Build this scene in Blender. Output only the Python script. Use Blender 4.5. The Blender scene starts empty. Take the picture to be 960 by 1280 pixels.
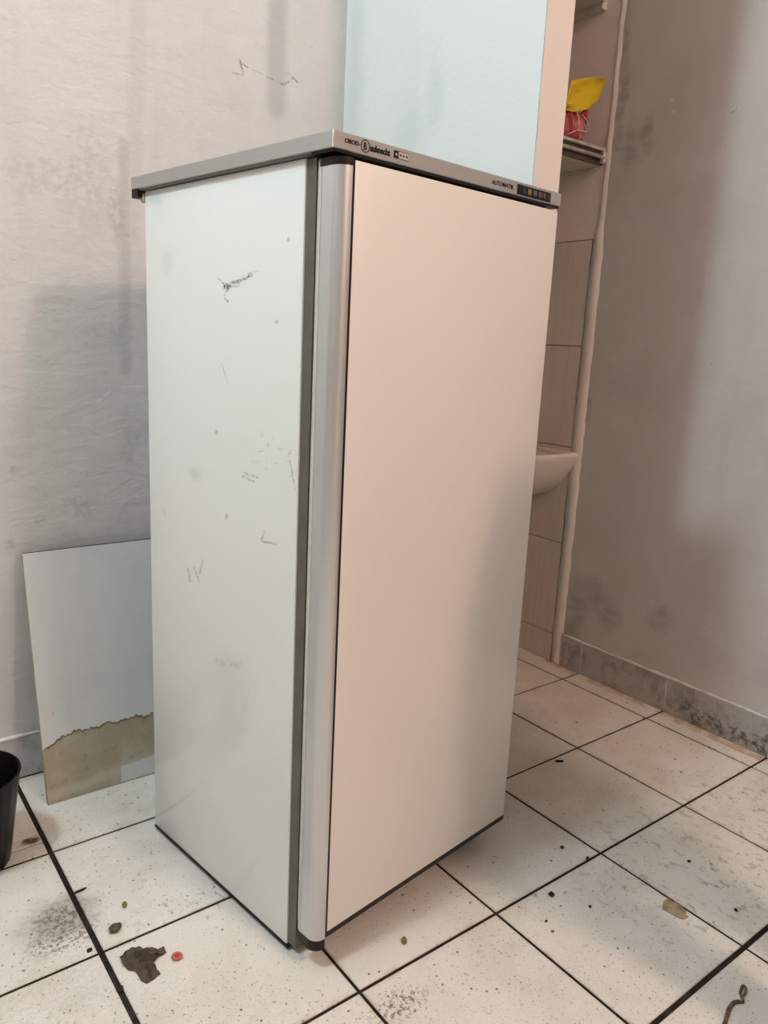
import bpy, bmesh, math, random
from mathutils import Vector, Matrix
PI = math.pi
random.seed(7)
sc = bpy.context.scene
COL = sc.collection

# ------------------------------------------------------------------ camera
cd = bpy.data.cameras.new('camera')
cam = bpy.data.objects.new('camera', cd); COL.objects.link(cam)
cam.location = (-0.67897, -0.87335, 1.07860)
cam.rotation_euler = (1.35716825, -0.0478467523, -0.651922784)
cd.sensor_fit = 'VERTICAL'; cd.sensor_height = 24.0; cd.sensor_width = 18.0
cd.lens = 24.0 * 958.34 / 1280.0
cd.clip_start = 0.02
sc.camera = cam

# ------------------------------------------------------------------ world, lamps, exposure
w = bpy.data.worlds.new('world'); sc.world = w; w.use_nodes = True
w.node_tree.nodes['Background'].inputs[0].default_value = (0.9, 0.95, 1.0, 1)
w.node_tree.nodes['Background'].inputs[1].default_value = 0.05
sc.view_settings.view_transform = 'Standard'
sc.view_settings.look = 'None'
sc.view_settings.exposure = 0.13
sc.view_settings.gamma = 1.0
sc.view_settings.use_curve_mapping = False

def bulb(name, loc, power, col, rad):
    l = bpy.data.lights.new(name, 'POINT'); l.energy = power; l.color = col; l.shadow_soft_size = rad
    o = bpy.data.objects.new(name, l); COL.objects.link(o); o.location = loc
    return o
bulb('warm_bulb', (0.72, -2.72, 3.18), 152, (1.0, 0.70, 0.54), 0.17)
bulb('cool_bulb', (-1.55, 0.08, 3.10), 104, (0.83, 0.975, 1.0), 0.13)

# ------------------------------------------------------------------ helpers
def setp(o, label=None, cat=None, group=None, kind=None):
    if label: o['label'] = label
    if cat: o['category'] = cat
    if group: o['group'] = group
    if kind: o['kind'] = kind
    return o

def empty(name, loc=(0, 0, 0), rz=0.0):
    o = bpy.data.objects.new(name, None); COL.objects.link(o)
    o.location = loc; o.rotation_euler = (0, 0, rz); o.empty_display_size = 0.05
    return o

def link(name, me, mat, parent=None, smooth=False):
    mat = getattr(mat, 'm', mat)
    if mat and not me.materials: me.materials.append(mat)
    o = bpy.data.objects.new(name, me); COL.objects.link(o)
    if parent: o.parent = parent
    if smooth:
        for f in me.polygons: f.use_smooth = True
    return o

def obj(name, bm, mat, parent=None, smooth=False, angle=None):
    bmesh.ops.recalc_face_normals(bm, faces=bm.faces)
    me = bpy.data.meshes.new(name); bm.to_mesh(me); bm.free()
    o = link(name, me, mat, parent, smooth)
    if angle:
        for f in me.polygons: f.use_smooth = True
        me.set_sharp_from_angle(angle=math.radians(angle))
    return o

def box(bm, x0, x1, y0, y1, z0, z1, bev=0.0, seg=1, fn=None):
    r = bmesh.ops.create_cube(bm, size=1.0)
    vs = r['verts']
    for v in vs:
        v.co = Vector(((x0 + x1) / 2 + v.co.x * (x1 - x0), (y0 + y1) / 2 + v.co.y * (y1 - y0), (z0 + z1) / 2 + v.co.z * (z1 - z0)))
    if bev:
        es = list({e for v in vs for e in v.link_edges})
        bmesh.ops.bevel(bm, geom=es, offset=bev, segments=seg, profile=0.5, affect='EDGES')
    return bm

def boxo(name, mat, dims, parent=None, bev=0.0, seg=1, fn=None):
    bm = bmesh.new(); box(bm, *dims, bev=bev, seg=seg)
    if fn:
        for v in bm.verts: v.co = fn(v.co)
    return obj(name, bm, mat, parent, angle=40 if bev else None)

def prism(bm, pts, z0, z1, fn=None):
    """polygon in xy extruded along z"""
    lo = [bm.verts.new((x, y, z0)) for x, y in pts]
    hi = [bm.verts.new((x, y, z1)) for x, y in pts]
    n = len(pts)
    bm.faces.new(lo[::-1]); bm.faces.new(hi)
    for i in range(n):
        bm.faces.new((lo[i], lo[(i + 1) % n], hi[(i + 1) % n], hi[i]))
    return bm

def tube(bm, path, radii, n=10):
    path = [Vector(p) for p in path]
    if not isinstance(radii, (list, tuple)): radii = [radii] * len(path)
    rings = []
    up = Vector((0, 0, 1))
    for i, p in enumerate(path):
        t = (path[min(i + 1, len(path) - 1)] - path[max(i - 1, 0)]).normalized()
        a = t.cross(up)
        if a.length < 1e-3: a = t.cross(Vector((1, 0, 0)))
        a.normalize(); b = a.cross(t).normalized()
        rings.append([bm.verts.new(p + (a * math.cos(2 * PI * k / n) + b * math.sin(2 * PI * k / n)) * radii[i]) for k in range(n)])
    for A, B in zip(rings, rings[1:]):
        for k in range(n): bm.faces.new((A[k], A[(k + 1) % n], B[(k + 1) % n], B[k]))
    bm.faces.new(rings[0][::-1]); bm.faces.new(rings[-1])
    return bm

# ------------------------------------------------------------------ node helpers
class Mat:
    def __init__(s, name, col=(.8, .8, .8), rough=.5, metal=0.0, spec=.5):
        s.m = bpy.data.materials.new(name); s.m.use_nodes = True
        s.t = s.m.node_tree; s.b = s.t.nodes['Principled BSDF']
        s.b.inputs['Base Color'].default_value = (*col, 1); s.b.inputs['Roughness'].default_value = rough
        s.b.inputs['Metallic'].default_value = metal; s.b.inputs['Specular IOR Level'].default_value = spec
        s.col = None; s.base = col
        s._pos = None; s._obj = None
    def n(s, t): return s.t.nodes.new(t)
    def lk(s, a, b): s.t.links.new(a, b)
    def inp(s, sock, v):
        if hasattr(v, 'is_linked'): s.lk(v, sock)
        else: sock.default_value = v
    @property
    def pos(s):
        if not s._pos: s._pos = s.n('ShaderNodeNewGeometry').outputs['Position']
        return s._pos
    @property
    def oc(s):
        if not s._obj: s._obj = s.n('ShaderNodeTexCoord').outputs['Object']
        return s._obj
    def math(s, op, a, b=0.0, clamp=False):
        k = s.n('ShaderNodeMath'); k.operation = op; k.use_clamp = clamp
        s.inp(k.inputs[0], a); s.inp(k.inputs[1], b); return k.outputs[0]
    def vec(s, op, a, b):
        k = s.n('ShaderNodeVectorMath'); k.operation = op
        s.inp(k.inputs[0], a); s.inp(k.inputs[1], b)
        return k.outputs['Value'] if op in ('LENGTH', 'DOT_PRODUCT', 'DISTANCE') else k.outputs['Vector']
    def noise(s, v, scale, detail=4.0, rough=.55, dist=0.0):
        k = s.n('ShaderNodeTexNoise'); s.inp(k.inputs['Vector'], v)
        k.inputs['Scale'].default_value = scale; k.inputs['Detail'].default_value = detail
        k.inputs['Roughness'].default_value = rough; k.inputs['Distortion'].default_value = dist
        return k.outputs['Fac']
    def voro(s, v, scale):
        k = s.n('ShaderNodeTexVoronoi'); s.inp(k.inputs['Vector'], v); k.inputs['Scale'].default_value = scale
        return k.outputs['Distance'], k.outputs['Color']
    def mr(s, v, a, b, c=0.0, d=1.0):
        k = s.n('ShaderNodeMapRange'); k.interpolation_type = 'SMOOTHSTEP'
        s.inp(k.inputs['Value'], v)
        for i, x in zip(('From Min', 'From Max', 'To Min', 'To Max'), (a, b, c, d)): k.inputs[i].default_value = x
        return k.outputs['Result']
    def mul(s, *a):
        r = a[0]
        for x in a[1:]: r = s.math('MULTIPLY', r, x)
        return r
    def add(s, *a):
        r = a[0]
        for x in a[1:]: r = s.math('MAXIMUM', r, x)
        return r
    def mix(s, fac, b):
        """blend colour b over the present base colour by fac"""
        k = s.n('ShaderNodeMix'); k.data_type = 'RGBA'
        s.inp(k.inputs[0], fac)
        if s.col is None: k.inputs[6].default_value = (*s.base, 1)
        else: s.lk(s.col, k.inputs[6])
        if isinstance(b, tuple): k.inputs[7].default_value = (*b, 1)
        else: s.lk(b, k.inputs[7])
        s.col = k.outputs[2]; s.lk(s.col, s.b.inputs['Base Color'])
    def scalev(s, v, sc_):
        return s.vec('MULTIPLY', v, sc_)
    def blob(s, v, c, r, soft=.5):
        """1 inside an ellipsoid at c with radii r, soft edge"""
        d = s.vec('SUBTRACT', v, c); d = s.vec('DIVIDE', d, r)
        return s.mr(s.vec('LENGTH', d, (0, 0, 0)), 1.0 + soft, max(0.0, 1.0 - soft))
    def seg(s, v, a, b, wd):
        """1 on a line from a to b that is wd wide"""
        a = Vector(a); ba = Vector(b) - a
        pa = s.vec('SUBTRACT', v, tuple(a))
        h = s.math('DIVIDE', s.vec('DOT_PRODUCT', pa, tuple(ba)), ba.dot(ba), clamp=True)
        k = s.n('ShaderNodeVectorMath'); k.operation = 'SCALE'; k.inputs[0].default_value = tuple(ba); s.lk(h, k.inputs['Scale'])
        d = s.vec('SUBTRACT', pa, k.outputs[0])
        return s.mr(s.vec('LENGTH', d, (0, 0, 0)), wd, wd * .25)
    def warp(s, v, scale, amt):
        k = s.n('ShaderNodeTexNoise'); s.inp(k.inputs['Vector'], v); k.inputs['Scale'].default_value = scale; k.inputs['Detail'].default_value = 3
        d = s.vec('SUBTRACT', k.outputs['Color'], (.5, .5, .5))
        return s.vec('ADD', v, s.vec('MULTIPLY', d, (amt, amt, amt)))
    def rough(s, v): s.inp(s.b.inputs['Roughness'], v)
    def bump(s, h, strength=.3, dist=.002):
        k = s.n('ShaderNodeBump'); k.inputs['Strength'].default_value = strength; k.inputs['Distance'].default_value = dist
        s.lk(h, k.inputs['Height']); s.lk(k.outputs['Normal'], s.b.inputs['Normal'])

def plain(name, col, rough=.5, metal=0.0, var=.06, scale=30.0, bump=0.0):
    m = Mat(name, col, rough, metal, .5 if max(col) > .06 else .22)
    m.mix(m.mr(m.noise(m.oc, scale), .35, .75, 0, 1), tuple(c * (1 - var * 2.5) for c in col))
    if bump: m.bump(m.noise(m.oc, scale * 4), bump)
    return m

# ------------------------------------------------------------------ materials of the setting
def plaster(name, col, dark, light, amount=.6, bmp=.2):
    m = Mat(name, col, .75, spec=.3)
    v = m.pos
    wv = m.warp(v, 2.5, .25)
    m.mix(m.math('MULTIPLY', m.mr(m.noise(wv, 2.2, 5, .6), .45, .72), amount), dark)
    m.mix(m.math('MULTIPLY', m.mr(m.noise(wv, 5.0, 6, .65), .52, .72), amount * .7), light)
    # vertical streaks of thin paint
    sv = m.scalev(v, (14, 14, 1.6))
    m.mix(m.math('MULTIPLY', m.mr(m.noise(sv, 1.0, 3), .52, .75), amount * .5), dark)
    h = m.math('ADD', m.noise(v, 60, 5, .6), m.math('MULTIPLY', m.noise(m.scalev(v, (1, 1, 2.5)), 14, 4), 1.5))
    m.bump(h, bmp, .0035)
    return m

WALLB = plaster('wall_back_plaster', (.63, .612, .61), (.52, .515, .522), (.70, .68, .675), .6, .55)
m = WALLB; v = m.pos; Y = .998
wv = m.warp(v, 30, .012)
grain = m.mr(m.noise(v, 55, 4, .7), .38, .62)
strips = m.add(m.seg(m.warp(v, 8, .01), (.365, Y, 2.3), (.369, Y, 1.66), .042), m.mul(m.seg(m.warp(v, 9, .01), (-.022, Y, 1.5), (-.03, Y, .99), .022), .75),
               m.mul(m.seg(v, (.03, Y, 2.0), (-.01, Y, 1.3), .03), .35))
m.mix(m.mul(strips, .55), (.38, .38, .385))
patch = m.add(m.blob(wv, (-.07, Y, 1.07), (.07, .1, .035)), m.blob(wv, (.0, Y, .86), (.05, .1, .06)), m.blob(wv, (-.03, Y, .80), (.02, .1, .05)), m.blob(wv, (-.19, Y, 1.40), (.1, .1, .04)),
              m.blob(wv, (-.106, Y, 1.40), (.05, .1, .12)))
m.mix(m.mul(patch, grain, .35), (.40, .41, .42))
pale = m.add(m.blob(wv, (.01, Y, .90), (.035, .1, .03), .25), m.blob(wv, (.01, Y, .78), (.03, .1, .05), .2))
m.mix(m.mul(pale, .3), (.66, .66, .66))
dots = m.add(m.blob(wv, (-.24, Y, .64), (.012, .1, .012)), m.blob(wv, (-.29, Y, .76), (.012, .1, .012)), m.blob(wv, (-.31, Y, .59), (.012, .1, .02)), m.blob(wv, (-.155, Y, .665), (.03, .1, .025)),
             m.blob(wv, (-.044, Y, 1.35), (.02, .1, .06)), m.blob(v, (.02, Y, 1.51), (.003, .1, .003)), m.blob(v, (.47, Y, 1.82), (.003, .1, .003)))
m.mix(m.mul(dots, grain, .4), (.32, .32, .32))
scr = m.add(m.seg(wv, (.267, Y, 1.742), (.278, Y, 1.709), .004), m.seg(wv, (.267, Y, 1.735), (.395, Y, 1.712), .0028), m.seg(wv, (.395, Y, 1.717), (.421, Y, 1.738), .003),
            m.seg(wv, (.246, Y, 1.71), (.278, Y, 1.712), .003), m.seg(wv, (.40, Y, 1.745), (.43, Y, 1.728), .003))
m.mix(m.mul(scr, grain, .9), (.18, .17, .17))
curl = m.add(m.seg(wv, (-.27, Y, .985), (-.13, Y, .98), .003), m.seg(wv, (-.10, Y, .915), (-.07, Y, .94), .003), m.seg(wv, (-.045, Y, .95), (.02, Y, .955), .003))
m.mix(m.mul(curl, .6), (.75, .75, .75))

WALLR = plaster('wall_right_plaster', (.60, .565, .55), (.50, .465, .45), (.66, .64, .63))
m = WALLR; v = m.pos; X = 1.412
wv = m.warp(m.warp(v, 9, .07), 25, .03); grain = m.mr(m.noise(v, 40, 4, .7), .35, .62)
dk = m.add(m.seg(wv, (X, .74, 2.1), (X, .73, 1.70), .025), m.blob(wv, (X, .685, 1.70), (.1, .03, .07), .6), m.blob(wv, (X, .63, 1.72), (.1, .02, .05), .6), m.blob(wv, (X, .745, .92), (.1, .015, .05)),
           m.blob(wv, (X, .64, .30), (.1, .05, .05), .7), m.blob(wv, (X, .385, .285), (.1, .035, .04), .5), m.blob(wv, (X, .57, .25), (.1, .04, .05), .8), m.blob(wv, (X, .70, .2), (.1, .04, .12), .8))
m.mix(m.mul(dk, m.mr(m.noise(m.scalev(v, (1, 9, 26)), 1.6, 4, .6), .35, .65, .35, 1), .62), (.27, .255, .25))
lt = m.seg(v, (X, .43, .222), (X, .27, .195), .035)
m.mix(m.mul(lt, .35), (.58, .56, .54))
cr = m.add(m.seg(wv, (X, .477, 1.735), (X, .56, 1.70), .0025), m.seg(wv, (X, .39, 1.734), (X, .335, 1.764), .0028), m.seg(wv, (X, .335, 1.764), (X, .27, 1.775), .002), m.seg(wv, (X, .33, 1.105), (X, .325, 1.07), .0022))
m.mix(m.mul(cr, grain, .8), (.22, .2, .19))
holes = m.add(m.blob(v, (X, .557, 1.808), (.1, .006, .005), .3), m.blob(v, (X, .548, 1.776), (.1, .006, .005), .3))
m.mix(m.mul(holes, .7), (.70, .68, .66))

PART = plaster('partition_pale_blue_paint', (.70, .735, .735), (.64, .685, .69), (.73, .755, .755), .6)
m = PART; v = m.pos; wv = m.warp(v, 10, .06)
sm = m.add(m.blob(wv, (.576, .62, 1.65), (.05, .03, .06), .8), m.blob(wv, (.576, .715, 1.57), (.05, .05, .07), .8), m.blob(wv, (.576, .95, 1.8), (.05, .03, .5), .8))
m.mix(m.mul(sm, .4), (.50, .57, .59))
ENDF = plaster('partition_end_cream_paint', (.70, .66, .63), (.66, .62, .58), (.73, .69, .66), .4)
ALC = plaster('alcove_plaster', (.76, .68, .63), (.68, .61, .555), (.80, .73, .68), .5)
CEIL = plaster('ceiling_paint', (.50, .49, .48), (.46, .45, .44), (.53, .52, .51), .4)
UNSEEN = plaster('room_wall_paint', (.36, .345, .33), (.31, .30, .285), (.40, .385, .37), .4)
BEAD = plaster('bead_filler', (.72, .67, .64), (.60, .55, .52), (.76, .72, .69), .6)
m = BEAD; m.mix(m.mr(m.noise(m.warp(m.pos, 20, .05), 9, 4), .62, .7, 0, .5), (.33, .30, .28))

GROUT = Mat('dirty_floor_grout', (.018, .013, .010), .9, spec=.2)
GROUT.mix(GROUT.mr(GROUT.noise(GROUT.pos, 25, 4), .45, .75, 0, .7), (.05, .038, .029)); GROUT.bump(GROUT.noise(GROUT.pos, 300, 3), .4)
WGROUT = plain('wall_tile_grout', (.30, .27, .24), .9)

def floor_mat():
    m = Mat('floor_tile_glaze', (.71, .685, .65), .34, spec=.45)
    v = m.pos
    wv = m.warp(v, 6, .12)
    m.mix(m.mul(m.mr(m.noise(wv, 5, 5, .6), .42, .68), .6), (.60, .555, .505))
    m.mix(m.mul(m.mr(m.noise(wv, 9, 5, .6), .50, .70), .5), (.74, .725, .70))
    m.mix(m.mul(m.mr(m.noise(m.vec('ADD', wv, (3.1, 7.7, 0)), 4.2, 5, .62), .52, .70), .45), (.50, .475, .44))
    rnd = m.n('ShaderNodeObjectInfo').outputs['Random']
    m.mix(m.mul(rnd, .12), (.58, .54, .47))
    cl = m.mr(m.noise(v, 7.0, 3), .42, .68)
    # dirt specks of several sizes
    sp = m.mr(m.noise(v, 150, 3, .6), .62, .68)
    m.mix(m.mul(sp, m.mr(m.noise(v, 5.0, 4), .34, .56), .9), (.16, .125, .095))
    sp2 = m.mr(m.noise(m.vec('ADD', v, (9, 4, 0)), 330, 2, .6), .60, .66)
    m.mix(m.mul(sp2, m.mr(m.noise(v, 3.4, 4), .40, .60), .5), (.30, .25, .20))
    blot = m.mr(m.noise(m.warp(v, 40, .03), 48, 4, .65), .63, .72)
    m.mix(m.mul(blot, m.mr(m.noise(m.vec('ADD', v, (5, 2, 0)), 4.2, 4), .42, .58), .8), (.21, .175, .14))
    # dark blotchy grime along directions of wiping, at the right of the refrigerator
    wipe = m.mr(m.noise(m.scalev(m.warp(v, 16, .06), (55, 30, 1)), 1.0, 5, .68), .53, .66)
    area = m.add(m.blob(m.warp(v, 6, .1), (.80, -.12, 0), (.26, .22, .2), .5), m.mul(m.blob(m.warp(v, 6, .1), (1.15, -.10, 0), (.12, .16, .2), .6), .9), m.mul(m.blob(v, (-.13, .36, 0), (.12, .035, .1), .8), .9))
    m.mix(m.mul(wipe, area, .7), (.22, .195, .17))
    far_shade = m.add(m.blob(m.warp(v, 4, .2), (.95, .75, 0), (.55, .35, .2), .6), m.mul(m.blob(m.warp(v, 4, .2), (.75, .22, 0), (.25, .3, .2), .7), .8))  # shaded floor right of the fridge and in the alcove, put into tile colour
    m.mix(m.mul(far_shade, m.mr(m.noise(v, 14, 5, .65), .3, .65, .35, 1), .55), (.50, .44, .385))
    d, c = m.voro(v, 55)
    gate = m.math('GREATER_THAN', m.vec('DOT_PRODUCT', c, (1, 0, 0)), .86)
    m.mix(m.mul(m.mr(d, .16, .10), gate, .85), (.07, .055, .045))
    d, c = m.voro(m.warp(v, 60, .01), 21)
    gate = m.math('GREATER_THAN', m.vec('DOT_PRODUCT', c, (0, 1, 0)), .90)
    m.mix(m.mul(m.mr(d, .11, .07), gate, .9), (.06, .05, .04))
    sk = m.mr(m.noise(m.scalev(m.warp(v, 9, .1), (90, 25, 1)), 1.0, 4, .7), .65, .70)
    m.mix(m.mul(sk, m.mr(m.noise(v, 3.3, 3), .48, .64), .55), (.27, .22, .17))
    # grime beside the grout lines that follows the 33 cm grid
    s = m.n('ShaderNodeSeparateXYZ'); m.lk(v, s.inputs[0])
    def edge(q):
        a = m.math('DIVIDE', q, .33); a = m.math('FRACT', a); a = m.math('SUBTRACT', a, .5); a = m.math('ABSOLUTE', a)
        return m.mr(a, .455, .5)
    e = m.add(edge(s.outputs[0]), edge(s.outputs[1]))
    m.mix(m.mul(e, m.mr(m.noise(v, 22, 4), .40, .66), .55), (.40, .33, .26))
    # single stains
    g = m.mr(m.noise(v, 95, 4, .75), .42, .60)
    st = m.blob(m.warp(v, 35, .05), (-.365, .455, 0), (.055, .050, .1), .7)
    m.mix(m.mul(st, m.mr(g, 0, 1, .5, 1), .95), (.13, .105, .08))
    g2 = m.mr(m.noise(v, 120, 4, .8), .50, .56)
    st2 = m.add(m.blob(v, (-.375, .40, 0), (.06, .03, .1), .5), m.blob(v, (.04, -.06, 0), (.05, .025, .1), .5), m.mul(m.blob(v, (-.43, .29, 0), (.10, .10, .1), .6), .15))
    m.mix(m.mul(st2, g2, .85), (.12, .08, .05))
    st3 = m.add(m.blob(m.warp(v, 14, .08), (.60, .35, 0), (.25, .12, .1), .8), m.blob(m.warp(v, 14, .1), (.95, -.08, 0), (.10, .05, .1), .9))
    m.mix(m.mul(st3, .3), (.46, .41, .35))
    rust = m.add(m.mul(m.seg(m.warp(v, 8, .008), (1.375, .3, 0), (1.375, -.2, 0), .006), 1.3), m.seg(m.warp(v, 12, .02), (1.398, .78, 0), (1.398, -.4, 0), .03), m.seg(m.warp(v, 12, .02), (1.3, .985, 0), (-1, .985, 0), .02))
    m.mix(m.mul(rust, m.mr(m.noise(v, 18, 4), .35, .6), .7), (.42, .24, .12))
    bl = m.blob(m.warp(v, 40, .02), (-.355, .722, 0), (.018, .012, .1), .5)
    m.mix(m.mul(bl, .95), (.05, .03, .025))
    m.rough(m.mr(m.noise(v, 12, 4), .3, .7, .32, .58))
    m.bump(m.math('ADD', m.noise(v, 40, 4), m.math('MULTIPLY', sp, .4)), .12, .001)
    return m
FLOOR = floor_mat()

WTILE = Mat('alcove_wall_tile_glaze', (.64, .575, .525), .35)
m = WTILE; v = m.pos; sv = m.scalev(v, (40, 40, 3))
m.mix(m.mul(m.mr(m.noise(sv, 1.0, 4), .45, .7), .5), (.54, .475, .43)); m.mix(m.mul(m.mr(m.noise(sv, 1.7, 4), .55, .7), .45), (.66, .61, .57))
SKIRT = Mat('skirting_tile_glaze', (.46, .44, .425), .45)
m = SKIRT; v = m.pos; wv = m.warp(v, 20, .05)
m.mix(m.mul(m.mr(m.noise(wv, 16, 6, .7), .44, .62), .8), (.27, .25, .24))
gr = m.mr(m.noise(wv, 45, 5, .7), .45, .62)
m.mix(m.mul(m.seg(wv, (1.406, .25, .03), (1.406, -.4, .03), .05), gr, .9), (.07, .06, .055))
drip = m.add(m.seg(wv, (1.406, .125, .10), (1.406, .125, .025), .004), m.seg(wv, (1.406, .11, .10), (1.406, .113, .03), .004), m.mul(m.seg(wv, (1.406, .24, .06), (1.406, .15, .055), .012), m.mr(m.noise(m.scalev(v, (1, 160, 12)), 1, 2), .5, .6)))
m.mix(m.mul(drip, .7), (.55, .53, .51))
SKIRTB = Mat('skirting_tile_glaze_pale', (.50, .50, .51), .45)
m = SKIRTB; m.mix(m.mul(m.mr(m.noise(m.warp(m.pos, 20, .05), 16, 6, .7), .5, .66), .7), (.33, .33, .34))
WHITEP = plain('white_paint_edge', (.72, .70, .68), .6, 0, .1, 40)

# ------------------------------------------------------------------ the room
X0, Y0, ZC = -2.6, -3.6, 3.4
floor = setp(boxo('floor', GROUT, (X0, 1.5, Y0, 1.6, -.12, -.0025)), kind='structure')
setp(boxo('ceiling', CEIL, (X0 - .1, 1.6, Y0 - .1, 1.6, ZC, ZC + .1)), kind='structure')
wall_back = setp(boxo('wall_back', WALLB, (X0 - .1, .576, .998, 1.10, -.12, ZC)), kind='structure')
wall_right = setp(boxo('wall_right', WALLR, (1.412, 1.52, Y0 - .1, 1.6, -.12, ZC)), kind='structure')
setp(boxo('wall_left', UNSEEN, (X0 - .1, X0, Y0 - .1, .998, -.12, ZC)), kind='structure')
setp(boxo('wall_front', UNSEEN, (X0, 1.412, Y0 - .1, Y0, -.12, ZC)), kind='structure')
setp(boxo('wall_alcove', ALC, (.655, 1.412, 1.45, 1.6, -.12, ZC)), kind='structure')
part = setp(boxo('wall_partition', PART, (.576, .655, .2935, 1.45, -.0025, ZC)), kind='structure')
# cream paint coat over the end of the partition, with a slightly wavy edge against the blue paint
bm = bmesh.new(); n = 60
cols = []
for i in range(n + 1):
    z = .001 + (ZC - .002) * i / n
    cols.append([bm.verts.new((.5755 + random.uniform(-.0006, .002), .2920, z)), bm.verts.new((.6552, .2920, z)), bm.verts.new((.6552, .31, z))])
for a, b in zip(cols, cols[1:]):
    for k in range(2): bm.faces.new((a[k], a[k + 1], b[k + 1], b[k]))
me_end = obj('painted_end', bm, ENDF, part)
sd = me_end.modifiers.new('t', 'SOLIDIFY'); sd.thickness = .0012; sd.offset = 1

# floor tiles, each its own piece
tile_cache = {}
def tile_mesh(lx, ly, th=.008, ch=.0012):
    key = (round(lx, 4), round(ly, 4), th)
    if key in tile_cache: return tile_cache[key]
    bm = bmesh.new(); a, b = lx / 2, ly / 2
    r = [[bm.verts.new((sx * (a - i), sy * (b - i), z)) for sx, sy in ((-1, -1), (1, -1), (1, 1), (-1, 1))] for i, z in ((0, -th), (0, -ch), (ch, 0))]
    for A, B in zip(r, r[1:]):
        for k in range(4): bm.faces.new((A[k], A[(k + 1) % 4], B[(k + 1) % 4], B[k]))
    bm.faces.new(r[2])
    me = bpy.data.meshes.new('tile'); bm.to_mesh(me); bm.free()
    tile_cache[key] = me
    return me
def gap(k, axis):
    if axis == 'x' and k == -1: return .0052
    if axis == 'y' and k == -1: return .0050
    return .0033
def floor_tile(x0, x1, y0, y1):
    me = tile_mesh(x1 - x0, y1 - y0)
    o = link('tile', me, FLOOR.m, floor)
    o.location = ((x0 + x1) / 2, (y0 + y1) / 2, random.uniform(-.0004, .0003))
T = .33
for i in range(-8, 5):
    for j in range(-11, 5):
        x0 = max(i * T + gap(i, 'x'), X0 + .002); x1 = min((i + 1) * T, 1.4195) - gap(i + 1, 'x')
        y0 = j * T + gap(j, 'y'); y1 = (j + 1) * T - gap(j + 1, 'y')
        y0 = max(y0, Y0 + .002)
        if i * T < .576 and j >= 3: continue
        if i * T < .655 and j >= 3: x0 = max(x0, .658)
        if j == 4: y1 = 1.448
        if i == 1 and j >= 1: x1 = x1
        if i == -2 and j == 2:   # cracked tile by the plant pot: a narrow sliver is split off
            floor_tile(x0, x1, y0, .703); floor_tile(x0, x1, .7065, .7355); floor_tile(x0, x1, .739, y1 + .003); continue
        if y0 > 1.44: continue
        floor_tile(x0, x1, y0, y1)

# skirting tiles
bb_r = setp(empty('baseboard_right'), kind='structure')
def slab(name, mat, dims, parent, bev=.0012): return boxo(name, mat, dims, parent, bev=bev)
for k in range(-11, 3):
    y1 = min(.742, .3265 + .33 * k + .33); y0 = .3265 + .33 * k
    if y0 < Y0: continue
    if y1 - y0 < .03: continue
    slab('skirting_tile', SKIRT.m, (1.4055, 1.413, y0 + .002, y1 - .002, .0, .111), bb_r)
slab('joint_filler', WHITEP.m, (1.4065, 1.413, -3.5, .742, .001, .1085), bb_r, 0)
bm = bmesh.new(); path = []
for i in range(90):
    y = .742 - i * .047
    path.append((1.4085, y, .1135 + random.uniform(-.0015, .0015)))
tube(bm, path, [random.uniform(.003, .0055) for _ in path], 6)
obj('paint_edge', bm, WHITEP.m, bb_r, True)
bb_b = setp(empty('baseboard_back'), kind='structure')
for k in range(-9, 3):
    x0 = -.25 + .33 * k; x1 = min(x0 + .33, .574)
    if x0 < X0 or x1 - x0 < .03: continue
    slab('skirting_tile', SKIRTB.m, (x0 + .002, x1 - .002, .9905, .999, 0, .106), bb_b)
slab('joint_filler', WHITEP.m, (-2.55, .574, .9915, .999, .001, .1035), bb_b, 0)
bm = bmesh.new()
path = [(.57 - i * .047, .9935, .1085 + random.uniform(-.0015, .0015)) for i in range(66)]
tube(bm, path, [random.uniform(.003, .0055) for _ in path], 6)
obj('paint_edge', bm, WHITEP.m, bb_b, True)

# rough filler bead that closes the tiled alcove side against the right wall
trim = bmesh.new(); n = 110; rows = []
for i in range(n + 1):
    z = .002 + (ZC - .004) * i / n
    k = min(1.0, max(0.0, (z - 1.40) / .12))
    yl = .789 - .015 * k + random.uniform(-.0025, .0025); yr = .744 + random.uniform(-.0025, .0025) + .007 * k
    dx = .0085 - .003 * k + random.uniform(-.0015, .0015)
    rows.append([trim.verts.new((1.4115, yl, z)), trim.verts.new((1.4115 - dx, yl - .008, z)), trim.verts.new((1.4115 - dx * 1.05, yr + .010, z)), trim.verts.new((1.4115, yr, z))])
for a, b in zip(rows, rows[1:]):
    for k in range(3): trim.faces.new((a[k], a[k + 1], b[k + 1], b[k]))
setp(obj('trim_1', trim, BEAD.m, None, True), kind='structure')

# wall tiles in the alcove, pieces of the right wall, and the smooth plaster above them
boxo('tile_grout', WGROUT.m, (1.4085, 1.413, .786, 1.449, 0, 1.442), wall_right)
for (z0, z1) in ((.001, .1015), (.1045, .4355), (.4385, .7695), (.7735, 1.1055), (1.1095, 1.440)):
    for (y0, y1) in ((.7875, 1.1165), (1.1195, 1.448)):
        o = slab('wall_tile', WTILE.m, (1.4050, 1.4125, y0, y1, z0, z1), wall_right)
boxo('alcove_plaster_coat', ALC.m, (1.4085, 1.413, .764, 1.449, 1.444, ZC - .001), wall_right)

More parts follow.
